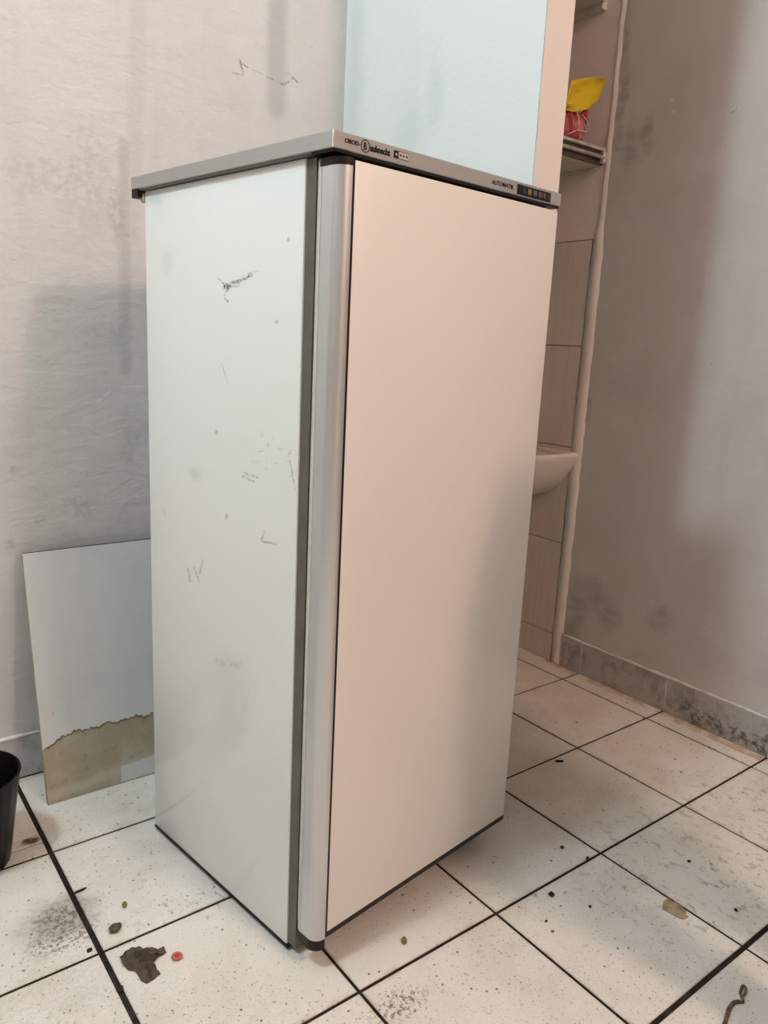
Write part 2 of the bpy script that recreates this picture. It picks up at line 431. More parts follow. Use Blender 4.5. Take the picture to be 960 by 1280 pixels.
# ------------------------------------------------------------------ refrigerator (local u = right along the front, v = back, z = up)
fr = empty('refrigerator', (-.05714, .14857, 0), math.radians(7.716))
setp(fr, 'tall white enamel larder refrigerator with steel top and full height grey side handle', 'refrigerator')
def S(c):
    return Vector((c.x, c.y, c.z + .0165 * (c.x + .015) * min(1.0, c.z / .3)))
ENAM = Mat('white_enamel_side', (.735, .76, .745), .13, spec=.5)
m = ENAM; o_ = m.oc; wv = m.warp(o_, 60, .006); g = m.mr(m.noise(o_, 90, 4, .75), .40, .58)
def P3(a): return (0.0, a[0], a[1])
line = lambda a, b, wd: m.seg(wv, P3(a), P3(b), wd)
sc1 = m.add(line((.224, 1.176), (.200, 1.163), .0028), line((.204, 1.163), (.165, 1.167), .008), line((.172, 1.168), (.128, 1.180), .0055), line((.135, 1.178), (.112, 1.186), .003), line((.203, 1.16), (.205, 1.142), .0022), line((.205, 1.145), (.194, 1.137), .002), m.blob(wv, P3((.199, 1.162)), (.1, .010, .007), .6))
m.mix(m.mul(sc1, m.mr(m.noise(m.scalev(wv, (1, 45, 110)), 1.2, 4, .7), .40, .62), .95), (.09, .085, .07))
sc2 = m.add(line((.150, .849), (.115, .845), .003), line((.143, .855), (.106, .853), .003), line((.021, .895), (.006, .852), .003), line((.092, .746), (.052, .750), .003), line((.092, .746), (.086, .764), .004),
            line((.327, .639), (.319, .617), .005), line((.304, .648), (.287, .625), .004), line((.275, .669), (.285, .644), .004), line((.214, 1.035), (.194, 1.002), .0016), line((.415, .737), (.41, .725), .003))
m.mix(m.mul(sc2, m.mr(g, 0, 1, .3, 1), .6), (.25, .23, .20))
sc3 = m.add(m.blob(wv, P3((.072, .897)), (.1, .06, .028), .6), m.blob(wv, P3((.02, .885)), (.1, .02, .02), .6))
m.mix(m.mul(sc3, m.mr(m.noise(m.scalev(m.warp(o_, 40, .02), (1, 55, 80)), 1, 5, .75), .54, .68), .7), (.26, .24, .21))
sc4 = m.add(m.blob(wv, P3((.230, .916)), (.1, .004, .004)), m.blob(wv, P3((.197, .77)), (.1, .004, .005)), m.blob(wv, P3((.036, 1.227)), (.1, .004, .003)), m.blob(wv, P3((.062, 1.107)), (.1, .004, .003)), m.mul(m.blob(wv, P3((.30, .83)), (.1, .02, .012), .8), .35), m.mul(m.blob(wv, P3((.39, 1.21)), (.1, .02, .02), .8), .25))
m.mix(m.mul(sc4, .6), (.30, .28, .25))
m.mix(m.mul(m.seg(wv, P3((.23, .482)), P3((.15, .504)), .01), g, .3), (.40, .38, .33))
m.mix(m.mr(m.noise(o_, 4, 4), .45, .75, 0, .18), (.66, .67, .63))
DOOR = Mat('cream_enamel_door', (.72, .705, .685), .20, spec=.5)
m = DOOR; o_ = m.oc
m.mix(m.mr(m.noise(o_, 3, 4), .45, .75, 0, .15), (.68, .645, .61))
d, c = m.voro(o_, 16); gt = m.math('GREATER_THAN', m.vec('DOT_PRODUCT', c, (1, 0, 0)), .93)
m.mix(m.mul(m.mr(d, .05, .03), gt, .7), (.2, .17, .15))
ALU = Mat('brushed_aluminium', (.60, .61, .62), .32, .75)
ALU.rough(ALU.mr(ALU.noise(ALU.scalev(ALU.oc, (200, 200, 2)), 1, 3), .3, .7, .28, .42))
STEEL = Mat('brushed_steel_top', (.43, .425, .42), .36, .7)
STEEL.rough(STEEL.mr(STEEL.noise(STEEL.scalev(STEEL.oc, (2, 2, 250)), 1, 3), .3, .7, .30, .46))
EDGE = plain('bright_bevel_metal', (.80, .78, .76), .25, .8)
OLIVE = plain('olive_grey_frame', (.115, .11, .09), .5, 0, .1, 20)
m = OLIVE; m.mix(m.mr(m.noise(m.oc, 30, 4), .6, .75, 0, .6), (.10, .075, .05))
GASK = plain('ivory_gasket', (.58, .56, .50), .6, 0, .06, 60)
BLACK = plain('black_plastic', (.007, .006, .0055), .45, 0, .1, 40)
CAPM = plain('dark_brown_plastic', (.022, .013, .011), .4, 0, .1, 40)
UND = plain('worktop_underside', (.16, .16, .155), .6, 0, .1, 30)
FOAM = plain('yellowed_foam', (.72, .60, .42), .8, 0, .2, 60, .3)
PRINT = Mat('black_print', (.008, .007, .007), .5, spec=.2)
BADGE = Mat('badge_silver', (.62, .60, .58), .4, .3)

cabinet = boxo('cabinet', ENAM.m, (0, .545, 0, .472, .012, 1.338), fr, bev=.003, seg=2, fn=S)
boxo('front_frame', OLIVE.m, (.003, .542, -.022, .002, .016, 1.336), fr, fn=S)
boxo('gasket', GASK.m, (.0060, .540, -.0265, -.020, .075, 1.331), fr, fn=S)
boxo('gasket_fold', BLACK.m, (.0045, .538, -.032, -.0262, .075, 1.331), fr, fn=S)
boxo('base_dark_strip', BLACK.m, (-.0006, .5455, -.004, .4725, .007, .0125), fr, fn=S)  # thin black strip along the foot of the cabinet
boxo('plinth', OLIVE.m, (.02, .525, -.005, .06, .001, .03), fr, fn=S)
for a, b in ((.025, .03), (.50, .03), (.025, .42), (.50, .42)):
    bm = bmesh.new(); tube(bm, [(a, b, 0), (a, b, .02)], [.016, .013], 14); obj('foot', bm, BLACK.m, fr)
door = boxo('door', DOOR.m, (.0262, .5445, -.078, -.0315, .0725, 1.3305), fr, bev=.003, seg=2, fn=S)
boxo('edge_trim', CAPM.m, (.0262, .5440, -.0776, -.034, .063, .0735), door, fn=S)
# handle profile: flat left cheek, rounded corner, short front lip, groove against the door
pts = [(.0, -.0335), (.0, -.056)]
for k in range(9):
    a = k / 8 * PI / 2; pts.append((.020 - .020 * math.cos(a), -.058 - .020 * math.sin(a)))
pts += [(.0222, -.078), (.0222, -.0335)]
bm = bmesh.new(); prism(bm, pts, .063, 1.322)
for vv in bm.verts: vv.co = S(vv.co)
handle = obj('handle', bm, ALU.m, fr, angle=35)
for z0, z1 in ((.043, .063), (1.3215, 1.3325)):
    bm = bmesh.new(); prism(bm, [(x if x > .001 else -.0005, y) for x, y in pts], z0, z1)
    for vv in bm.verts: vv.co = S(vv.co)
    setp(obj('handle_cap', bm, CAPM.m, handle, angle=35), 'dark brown plastic handle cap')
boxo('groove', BLACK.m, (.0215, .0270, -.0776, -.034, .064, 1.331), fr, fn=S)  # flush black strip stands in for the shade in the groove
boxo('door_liner_edge', GASK.m, (-.0005, .004, -.0375, -.0315, .066, 1.331), fr, fn=S)
# steel worktop: a tray with a turned down rim, shade below as dark sheets
WT = (-.0115, .5575, -.073, .500)
bm = bmesh.new(); box(bm, WT[0], WT[1], WT[2], WT[3], 1.3405, 1.3635, bev=.0012)
for vv in bm.verts: vv.co = S(vv.co)
worktop = obj('worktop', bm, STEEL.m, fr)
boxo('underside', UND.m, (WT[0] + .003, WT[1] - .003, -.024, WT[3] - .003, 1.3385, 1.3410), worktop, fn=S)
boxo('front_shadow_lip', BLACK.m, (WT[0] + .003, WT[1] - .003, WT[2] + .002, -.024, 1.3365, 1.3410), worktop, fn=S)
boxo('corner_seam', EDGE.m, (WT[0] - .0006, WT[0] + .0022, WT[2] - .0006, WT[2] + .0022, 1.3408, 1.3634), worktop, bev=.0006, fn=S)
boxo('rear_bracket', BLACK.m, (-.012, .006, .474, .497, 1.326, 1.342), fr, fn=S)
boxo('foam_pad', FOAM.m, (-.004, .012, .4725, .482, 1.318, 1.336), fr, bev=.003, fn=S)
bm = bmesh.new(); tube(bm, [(.520, -.058, 1.3335), (.520, -.058, 1.3412)], .006, 12)
box(bm, .505, .546, -.066, -.04, 1.3372, 1.3412)
for vv in bm.verts: vv.co = S(vv.co)
obj('hinge', bm, BLACK.m, fr)

# printing on the worktop's front edge
def lettering(text, x0, x1, z0, z1, bold=0.0, shear=0.0, space=1.0, name='lettering', mat=None, parent=None, y=WT[2]):
    cu = bpy.data.curves.new(name, 'FONT'); cu.body = text; cu.offset = bold; cu.shear = shear; cu.space_character = space
    cu.extrude = .02; cu.resolution_u = 3
    tmp = bpy.data.objects.new('tmp', cu); COL.objects.link(tmp)
    me = bpy.data.meshes.new_from_object(tmp.evaluated_get(bpy.context.evaluated_depsgraph_get()))
    bpy.data.objects.remove(tmp); me.name = name
    xs = [q.co.x for q in me.vertices]; ys = [q.co.y for q in me.vertices]
    ax, bx, ay, by = min(xs), max(xs), min(ys), max(ys)
    for q in me.vertices:
        u = x0 + (q.co.x - ax) / (bx - ax) * (x1 - x0); z = z0 + (q.co.y - ay) / (by - ay) * (z1 - z0)
        q.co = S(Vector((u, y - .0002 - (.0003 if q.co.z > 0 else 0), z)))
    return link(name, me, mat or PRINT.m, parent or worktop)
lettering('OBOD-', .0092, .0388, 1.3500, 1.3560, .03, 0, 1.0)
lettering('B', .0455, .0515, 1.3475, 1.3575, .02, 0)
lettering('auknecht', .0580, .0990, 1.3475, 1.3570, .04, 0, .9)
bm = bmesh.new(); ring = []
for k in range(32):
    a = 2 * PI * k / 32
    ring.append([bm.verts.new(S(Vector((.0487 + r * math.cos(a), WT[2] - .0005, 1.3525 + r * .98 * math.sin(a))))) for r in (.0088, .0076)])
for k in range(32):
    A, B = ring[k], ring[(k + 1) % 32]; bm.faces.new((A[0], A[1], B[1], B[0]))
obj('ring_emblem', bm, PRINT.m, worktop)
def plate(name, mat, x0, x1, z0, z1, d, parent, bev=0): return boxo(name, mat, (x0, x1, WT[2] - d, WT[2] + .0005, z0, z1), parent, bev=bev, fn=S)
badge = plate('star_badge', PRINT.m, .1065, .1385, 1.3475, 1.3580, .0004, worktop)
plate('badge_field', BADGE.m, .1165, .1378, 1.3483, 1.3572, .0006, badge)
def star(cx, cz, r, mat, d):
    bm = bmesh.new(); c = bm.verts.new(S(Vector((cx, WT[2] - d, cz)))); vs = []
    for k in range(12):
        a = 2 * PI * k / 12 + PI / 2; q = r if k % 2 == 0 else r * .42
        vs.append(bm.verts.new(S(Vector((cx + q * math.cos(a), WT[2] - d, cz + q * math.sin(a))))))
    for k in range(12): bm.faces.new((c, vs[k], vs[(k + 1) % 12]))
    obj('star', bm, mat, badge)
star(.1115, 1.3528, .0030, BADGE.m, .0007)
for k in range(3): star(.1205 + k * .0066, 1.3528, .0032, PRINT.m, .0008)
lettering('AUTOMATIK', .3435, .4065, 1.3480, 1.3550, .015, 0, 1.0)
panel = plate('indicator_panel', BLACK.m, .4165, .5215, 1.3425, 1.3590, .0008, worktop)
lens = [plain('smoky_lens', (.045, .04, .04), .2), plain('amber_lens', (.26, .11, .02), .2), plain('green_lens', (.02, .13, .10), .2), plain('red_lens', (.16, .03, .025), .2), plain('grey_lens', (.07, .065, .065), .2), plain('dim_lens', (.05, .035, .03), .2)]
for k, (u, ml) in enumerate(zip((.437, .4535, .4705, .487, .5005, .5125), lens)):
    plate('indicator_lens', ml.m, u - .0055 + (.0015 if k > 3 else 0), u + .0055 - (.0015 if k > 3 else 0), 1.3462, 1.3560, .0018, panel, .0006)

# ------------------------------------------------------------------ leaning board
CHIP = Mat('stained_board_core', (.36, .31, .225), .85)
m = CHIP; v = m.oc
m.mix(m.mr(m.noise(m.warp(v, 8, .1), 9, 5), .45, .7, 0, .8), (.46, .42, .33)); m.mix(m.mr(m.noise(v, 60, 4), .55, .75, 0, .5), (.22, .17, .10))
m.mix(m.mul(m.seg(m.warp(v, 14, .02), (.0, -.01, .045), (.14, -.01, .10), .007), .8), (.20, .15, .08)); m.mix(m.mul(m.seg(m.warp(v, 14, .02), (.14, -.01, .10), (.30, -.01, .115), .006), .8), (.20, .15, .08))
m.mix(m.mul(m.seg(m.warp(v, 14, .03), (.0, -.01, .02), (.36, -.01, .05), .022), .5), (.55, .51, .42))
FACING = Mat('white_board_facing', (.60, .61, .615), .6)
m = FACING; v = m.oc
m.mix(m.mr(m.noise(v, 10, 5), .45, .7, 0, .4), (.53, .54, .55))
m.mix(m.mul(m.seg(m.warp(v, 30, .01), (.055, -.011, .262), (.115, -.011, .255), .002), .8), (.30, .28, .26))
m.mix(m.mul(m.blob(v, (.03, -.011, .21), (.003, .01, .003), .5), .8), (.25, .22, .18)); m.bump(m.noise(v, 120, 4), .25)
DARKGAP = plain('dark_board_gap', (.06, .055, .05), .8)
brd = empty('leaning_board', (-.291, .835, 0)); brd.rotation_euler = (-math.atan2(.125, .575), 0, 0)
setp(brd, 'white faced board with a peeled tan stained foot, leaning on the wall beside the refrigerator', 'board')
BL, BW, BT = .588, .43, .014
boxo('core', CHIP.m, (0, BW, -.001, BT, 0.0, BL - .001), brd, bev=.001)
n = 90; bm = bmesh.new(); lo = []; hi = []
def rag(x):
    base = .128 + .028 * min(1, x / .05) - .006 * max(0, x - .2) / .1
    return base + .002 * math.sin(x * 95) + .0022 * math.sin(x * 171 + 1) + .0016 * math.sin(x * 463) + .0012 * math.sin(x * 811)
for i in range(n + 1):
    x = BW * i / n; z = rag(x)
    lo.append((bm.verts.new((x, -.0022, z)), bm.verts.new((x, -.001, z - .0005))))
    hi.append((bm.verts.new((x, -.0022, BL)), bm.verts.new((x, -.001, BL))))
for i in range(n):
    bm.faces.new((lo[i][0], lo[i + 1][0], hi[i + 1][0], hi[i][0])); bm.faces.new((lo[i][1], hi[i][1], hi[i + 1][1], lo[i + 1][1]))
    bm.faces.new((lo[i][0], lo[i][1], lo[i + 1][1], lo[i + 1][0])); bm.faces.new((hi[i][0], hi[i + 1][0], hi[i + 1][1], hi[i][1]))
bm.faces.new((lo[0][0], hi[0][0], hi[0][1], lo[0][1])); bm.faces.new((lo[n][0], lo[n][1], hi[n][1], hi[n][0]))
setp(obj('white_facing', bm, FACING.m, brd), 'white facing peeled away along a ragged lower edge')
# ragged brown lip of torn paper under the facing
bm = bmesh.new(); A = []; B = []
for i in range(n + 1):
    x = BW * i / n; z = rag(x)
    A.append(bm.verts.new((x, -.0016, z + .002))); B.append(bm.verts.new((x, -.0016, z - .003 - .004 * abs(math.sin(x * 61)) * random.uniform(.5, 1))))
for i in range(n): bm.faces.new((A[i], A[i + 1], B[i + 1], B[i]))
LIP = plain('torn_paper_lip', (.25, .19, .10), .9, 0, .2, 60); obj('torn_lip', bm, LIP.m, brd)
bm = bmesh.new(); prism(bm, [(.170, .003), (.172, .042), (.21, .044), (.36, .052), (.36, .004)], 0, .0010)
for vv in bm.verts: vv.co = Vector((vv.co.x, -.0010 - vv.co.z, vv.co.y))
setp(obj('facing_remnant', bm, FACING.m, brd), 'small white remnant of the facing')
boxo('top_gap_shade', DARKGAP.m, (.003, BW, .0005, BT + .003, BL - .001, BL + .001), brd)  # dark strip painted for the shaded gap along the board's top

# ------------------------------------------------------------------ black plant pot
POT = plain('black_pot_plastic', (.006, .0055, .005), .36, 0, .2, 25)
INNER = plain('pot_inner_shade', (.004, .0035, .003), .9, 0, .2, 60, .5)
pot = empty('plant_pot', (-.472, .712, 0))
setp(pot, 'empty black ribbed plastic plant pot cut by the left edge of the picture', 'plant pot')
bm = bmesh.new(); N = 96; prof = [(.072, 0), (.0735, .004), (.080, .05), (.088, .11), (.097, .175), (.099, .192), (.1015, .194), (.1025, .200), (.0985, .2005), (.0955, .192), (.0925, .17), (.078, .05), (.070, .008)]
rings = []
for r, z in prof:
    ring = []
    for k in range(N):
        a = 2 * PI * k / N; rr = r + (.0009 if (k % 4) < 2 and .003 < z < .19 and r > .0725 + z * .11 else 0)
        ring.append(bm.verts.new((rr * math.cos(a), rr * math.sin(a), z)))
    rings.append(ring)
for A, B in zip(rings, rings[1:]):
    for k in range(N): bm.faces.new((A[k], A[(k + 1) % N], B[(k + 1) % N], B[k]))
bm.faces.new(rings[0][::-1]); bm.faces.new(rings[-1])
obj('body', bm, POT.m, pot, angle=30)
bm = bmesh.new(); tube(bm, [(0, 0, .009), (0, 0, .05)], [.069, .0775], 40); obj('inner_shade', bm, INNER.m, pot)  # pot is empty; dark plug stands in for the shade inside

# ------------------------------------------------------------------ alcove: shelves, bag, wash basin
SHW = plain('white_laminate', (.60, .55, .50), .5, 0, .1, 12)
SHD = plain('dark_brown_board', (.075, .055, .042), .6, 0, .15, 25)
RAIL = plain('satin_rail', (.62, .58, .54), .35, .4, .1, 30)
sh = empty('alcove_shelf', (0, 0, 0))
setp(sh, 'dark brown fronted shelf with two pale rails, in the alcove under the red bag', 'shelf')
sh.location = (1.03, .765, 1.658)
def sbox(name, mat, x0, x1, y0, y1, z0, z1, bev=0):
    return boxo(name, mat, (x0 - 1.03, x1 - 1.03, y0 - .765, y1 - .765, z0 - 1.658, z1 - 1.658), sh, bev=bev)
sbox('shelf_board', SHD.m, .657, 1.4005, .772, 1.20, 1.660, 1.7035)
sbox('top_skin', SHW.m, .657, 1.4005, .772, 1.20, 1.7035, 1.7065)
sbox('underside_skin', SHW.m, .657, 1.4005, .780, 1.20, 1.6575, 1.660)
sbox('front_rail', RAIL.m, .657, 1.4005, .762, 1.0 - .225, 1.6985, 1.7085, .0015)
bm = bmesh.new(); tube(bm, [(.657 - 1.03, .762 - .765, 1.680 - 1.658), (1.4005 - 1.03, .762 - .765, 1.680 - 1.658)], .0055, 12); obj('hanging_rail', bm, RAIL.m, sh, True)
sbox('end_clip', RAIL.m, 1.386, 1.4005, .758, .776, 1.664, 1.6985, .002)
sbox('wall_cleat', SHW.m, 1.394, 1.4045, .79, 1.20, 1.650, 1.6572, .001)
us = empty('upper_shelf', (1.03, .81, 2.125))
setp(us, 'pale shelf corner high in the alcove, cut by the top edge of the picture', 'shelf')
boxo('shelf_board', SHW.m, (.657 - 1.03, 1.385 - 1.03, .0, .40, .0, .022), us, bev=.0015)
boxo('edge_band', RAIL.m, (.657 - 1.03, 1.385 - 1.03, -.003, 0.0, .0, .022), us)
boxo('support_batten', SHW.m, (1.385 - 1.03, 1.4075 - 1.03, .01, .40, -.015, .02), us)

# knotted bag
BAGR = Mat('red_translucent_plastic', (.36, .055, .065), .34); m = BAGR
m.mix(m.mr(m.noise(m.scalev(m.oc, (1, 1, .25)), 38, 4), .5, .68, 0, .8), (.52, .20, .20)); m.mix(m.mr(m.noise(m.oc, 25, 3), .55, .7, 0, .6), (.24, .02, .03))
BAGY = Mat('yellow_plastic', (.60, .43, .012), .35); m = BAGY
m.mix(m.mr(m.noise(m.warp(m.oc, 15, .1), 22, 3), .55, .68, 0, .7), (.40, .26, .02)); BAGY.b.inputs['Transmission Weight'].default_value = 0
BAGS = plain('bright_red_plastic', (.42, .012, .015), .3)
CLEAR = plain('clear_film', (.74, .60, .56), .2)
bag = empty('knotted_bag', (1.262, .846, 1.7066))
setp(bag, 'knotted red plastic bag with a yellow flap on the alcove shelf', 'bag')
bm = bmesh.new(); N = 160; prof = [(.0, 0), (.055, .0), (.068, .006), (.074, .015), (.077, .028), (.078, .042), (.076, .055), (.070, .068), (.062, .080), (.052, .091), (.040, .102), (.028, .111), (.018, .118), (.010, .126), (.014, .132), (.0, .134)]
def gath(a, z): return 1 + (.13 + 1.6 * z) * (.6 * abs(math.sin(8 * a + z * 9)) - .35) + .03 * math.sin(21 * a + z * 40)
rings = []
for r, z in prof:
    rings.append([bm.verts.new(((r * gath(a, z)) * math.cos(a), (r * gath(a, z)) * math.sin(a), z)) for a in [2 * PI * k / N for k in range(N)]])
for A, B in zip(rings, rings[1:]):
    for k in range(N): bm.faces.new((A[k], A[(k + 1) % N], B[(k + 1) % N], B[k]))
bmesh.ops.remove_doubles(bm, verts=bm.verts, dist=1e-5)
obj('body', bm, BAGR.m, bag, True)
def sheet(name, mat, grid, parent, th=.0012):
    bm = bmesh.new(); R = [[bm.verts.new(p) for p in row] for row in grid]
    for a, b in zip(R, R[1:]):
        for i in range(len(a) - 1): bm.faces.new((a[i], a[i + 1], b[i + 1], b[i]))
    o = obj(name, bm, mat, parent, True)
    s_ = o.modifiers.new('t', 'SOLIDIFY'); s_.thickness = th
    return o
def rel(x, y, z): return (x - 1.262, y - .846, z - 1.7066)
# yellow flap: two folded leaves that fan out from the knot
def yf(x, z, y): return rel(x, y, z)
fl_ = sheet('yellow_flap', BAGY.m, [[yf(1.226, 1.790, .786), yf(1.219, 1.815, .782), yf(1.233, 1.868, .782), yf(1.301, 1.891, .784), yf(1.392, 1.912, .788)],
                                    [yf(1.228, 1.789, .788), yf(1.232, 1.812, .792), yf(1.254, 1.855, .794), yf(1.312, 1.882, .792), yf(1.393, 1.911, .789)],
                                    [yf(1.230, 1.788, .796), yf(1.243, 1.806, .802), yf(1.275, 1.838, .806), yf(1.325, 1.868, .802), yf(1.394, 1.910, .790)],
                                    [yf(1.233, 1.786, .786), yf(1.246, 1.795, .786), yf(1.290, 1.819, .784), yf(1.337, 1.852, .785), yf(1.395, 1.908, .788)],
                                    [yf(1.236, 1.784, .780), yf(1.249, 1.783, .774), yf(1.302, 1.801, .770), yf(1.349, 1.836, .774), yf(1.396, 1.905, .786)]], bag)
sheet('red_corner', BAGS.m, [[rel(1.292, .790, 1.792), rel(1.325, .796, 1.780), rel(1.338, .80, 1.770)], [rel(1.315, .794, 1.806), rel(1.334, .797, 1.808), rel(1.341, .80, 1.790)], [rel(1.325, .80, 1.814), rel(1.336, .80, 1.818), rel(1.344, .802, 1.812)]], bag)
bm = bmesh.new()
for pts in ([(1.295, .782, 1.788), (1.322, .780, 1.770), (1.335, .785, 1.735)], [(1.255, .772, 1.790), (1.268, .768, 1.76), (1.272, .768, 1.725)], [(1.225, .775, 1.717), (1.255, .764, 1.733), (1.30, .767, 1.739), (1.322, .775, 1.745)]):
    tube(bm, [rel(*q) for q in pts], .0013, 6)
obj('film_crease', bm, CLEAR.m, bag, True)
bm = bmesh.new(); bmesh.ops.create_icosphere(bm, subdivisions=2, radius=.013)
for vv in bm.verts: vv.co = Vector((vv.co.x * 1.2, vv.co.y, vv.co.z * .8)) + Vector(rel(1.238, .792, 1.806))
obj('knot', bm, BAGY.m, bag, True)

# wash basin on the tiled side of the alcove
CER = Mat('white_ceramic', (.64, .60, .555), .18)
CER.mix(CER.mr(CER.noise(CER.pos, 8, 4), .5, .75, 0, .25), (.55, .49, .43))
bas = empty('wash_basin', (1.4045, .98, .752))
setp(bas, 'small white ceramic wash basin on the alcove wall, half hidden by the refrigerator', 'sink')
# D shaped rim outline, flat side on the wall
def rim_outline(s, dz, N=44, ox=0.0):
    pts = []
    for k in range(N):
        a = -PI / 2 + PI * k / (N - 1)
        x = -math.cos(a); y = math.sin(a)
        px = -ox - (abs(x) ** .62) * (.36 * s[0] - ox); py = (abs(y) ** .8) * math.copysign(1, y) * .228 * s[1]
        pts.append(Vector((px - .001, py, dz)))
    return pts
def shell(levels):
    bm = bmesh.new(); R = []
    for L_ in levels: R.append([bm.verts.new(p) for p in rim_outline(*L_[:2], ox=L_[2] if len(L_) > 2 else 0)])
    for A, B in zip(R, R[1:]):
        for k in range(len(A)): bm.faces.new((A[k], A[(k + 1) % len(A)], B[(k + 1) % len(A)], B[k]))
    bm.faces.new(R[0][::-1]); bm.faces.new(R[-1])
    return bm
bm = shell([((.35, .30), -.165), ((.55, .48), -.150), ((.76, .70), -.110), ((.89, .87), -.060), ((.965, .965), -.022), ((1.0, 1.0), -.006), ((1.0, 1.0), .003), ((.985, .985), .006), ((.93, .90), .004, .095), ((.88, .82), -.006, .10), ((.80, .68), -.06, .11), ((.70, .42), -.10, .12), ((.5, .15), -.112, .13)])
obj('bowl', bm, CER.m, bas, angle=50)
bm = bmesh.new(); tube(bm, [(-.13, 0, -.113), (-.13, 0, -.109)], .022, 20); obj('drain', bm, RAIL.m, bas)
bm = bmesh.new(); tube(bm, [(-.13, 0, -.16), (-.13, 0, -.33), (-.11, 0, -.36), (-.001, 0, -.36)], .016, 12); obj('waste_pipe', bm, RAIL.m, bas, True)
bm = bmesh.new(); tube(bm, [(-.04, 0, .004), (-.04, 0, .10), (-.06, 0, .125), (-.12, 0, .12), (-.125, 0, .10)], .011, 12); obj('tap', bm, RAIL.m, bas, True)

# ------------------------------------------------------------------ litter on the floor
LEAF = plain('dry_brown_leaf', (.095, .065, .045), .8, 0, .3, 60, .4)
from mathutils import noise as mnoise
def leaf_sheet(name, mat, outline, amp, loc, label, cat, freq=60.0, th=.0008, seed=1):
    """crumpled sheet: outline filled by rings whose heights come from ridged folds"""
    bm = bmesh.new(); pts = []
    for i, (x, y) in enumerate(outline):          # subdivide the outline once
        X_, Y_ = outline[(i + 1) % len(outline)]; pts += [(x, y), ((x + X_) / 2, (y + Y_) / 2)]
    cx = sum(p[0] for p in pts) / len(pts); cy = sum(p[1] for p in pts) / len(pts)
    def h(x, y, k):
        q = mnoise.noise(Vector((x * freq, y * freq, seed))) + .5 * mnoise.noise(Vector((x * freq * 2.3, y * freq * 2.3, seed + 5)))
        return .0008 + amp * (abs(q) * 1.3) * (.35 + .65 * (1 - k)) + amp * .45 * (1 - k)
    R_ = []
    for k in (1.0, .88, .72, .54, .36, .18):
        R_.append([bm.verts.new((cx + (x - cx) * k, cy + (y - cy) * k, h(cx + (x - cx) * k, cy + (y - cy) * k, k))) for x, y in pts])
    c = bm.verts.new((cx, cy, h(cx, cy, 0))); n = len(pts)
    for A_, B_ in zip(R_, R_[1:]):
        for k in range(n): bm.faces.new((A_[k], A_[(k + 1) % n], B_[(k + 1) % n], B_[k]))
    for k in range(n): bm.faces.new((R_[-1][k], R_[-1][(k + 1) % n], c))
    bmesh.ops.triangulate(bm, faces=bm.faces)
    o = obj(name, bm, mat, None, False)
    s_ = o.modifiers.new('t', 'SOLIDIFY'); s_.thickness = th; s_.offset = -1
    o.location = loc
    return setp(o, label, cat)
leaf = [(-0.025, 0.0382), (-0.0132, 0.0467), (-0.0004, 0.0474), (0.0118, 0.0459), (0.0153, 0.0356), (0.0281, 0.0257), (0.0472, 0.0178), (0.0459, 0.0035), (0.0341, 0.0033), (0.0204, -0.0038), (0.0137, -0.0045), (0.0202, -0.009), (0.0182, -0.0236), (0.0205, -0.0341), (0.0068, -0.0392), (-0.0063, -0.0414), (-0.0127, -0.0309), (-0.0124, -0.0157), (-0.0144, -0.0039), (-0.0227, 0.0044), (-0.0268, 0.0205)]
leaf_sheet('dry_leaf', LEAF.m, leaf, .022, (-.283, .258, 0), 'crumpled dark brown dry leaf beside the small red ring', 'leaf', 55)
PAPER = plain('kraft_paper', (.36, .29, .17), .8, 0, .2, 50)
scrap = [(-0.0037, 0.0218), (0.0143, 0.0212), (0.0102, 0.0124), (0.0176, 0.0005), (0.0087, -0.0228), (-0.0022, -0.0266), (0.0001, -0.0325), (-0.0157, -0.0305), (-0.0214, -0.018), (-0.0226, 0.0005), (-0.0266, 0.0099)]
leaf_sheet('paper_scrap', PAPER.m, scrap, .005, (.642, -.193, 0), 'torn tan scrap of paper on a grout line at right', 'paper', 45, .0006, 3)
RED = plain('red_plastic_ring', (.50, .03, .025), .35); PINK = plain('pale_ring_rim', (.46, .13, .10), .5)
bm = bmesh.new(); N = 24; R = []
for k in range(N):
    a = 2 * PI * k / N; R.append([bm.verts.new(((.0068 + .0030 * math.cos(b)) * math.cos(a), (.0068 + .0030 * math.cos(b)) * math.sin(a), .003 + .0030 * math.sin(b))) for b in [2 * PI * j / 8 for j in range(8)]])
for k in range(N):
    for j in range(8): bm.faces.new((R[k][j], R[(k + 1) % N][j], R[(k + 1) % N][(j + 1) % 8], R[k][(j + 1) % 8]))
ringo = empty('plastic_ring', (-.225, .243, 0)); setp(ringo, 'tiny red plastic ring lying right of the dry leaf', 'ring')
obj('rim', bm, PINK.m, ringo, True)
bm = bmesh.new(); tube(bm, [(0, 0, 0), (0, 0, .0035)], .0058, 18); obj('red_centre', bm, RED.m, ringo)
GREEN = plain('olive_green_seed', (.17, .15, .03), .6); BRN = plain('brown_pebble', (.10, .085, .065), .85, 0, .3, 90, .5); BLK = plain('black_crumb', (.030, .022, .017), .9, 0, .2, 90, .5)
def lump(name, mat, loc, r, label, cat, seed, rz=0, group=None, smooth=True):
    rnd = random.Random(seed); bm = bmesh.new(); bmesh.ops.create_icosphere(bm, subdivisions=2, radius=1.0)
    for vv in bm.verts:
        k = 1 + rnd.uniform(-.22, .22) * (0 if smooth else 1); vv.co = Vector((vv.co.x * r[0] * k, vv.co.y * r[1] * k, vv.co.z * r[2] * k))
    mz = min(vv.co.z for vv in bm.verts)
    for vv in bm.verts: vv.co.z -= mz
    o = obj(name, bm, mat, None, smooth); o.location = (*loc, 0); o.rotation_euler = (0, 0, rz)
    return setp(o, label, cat, group)
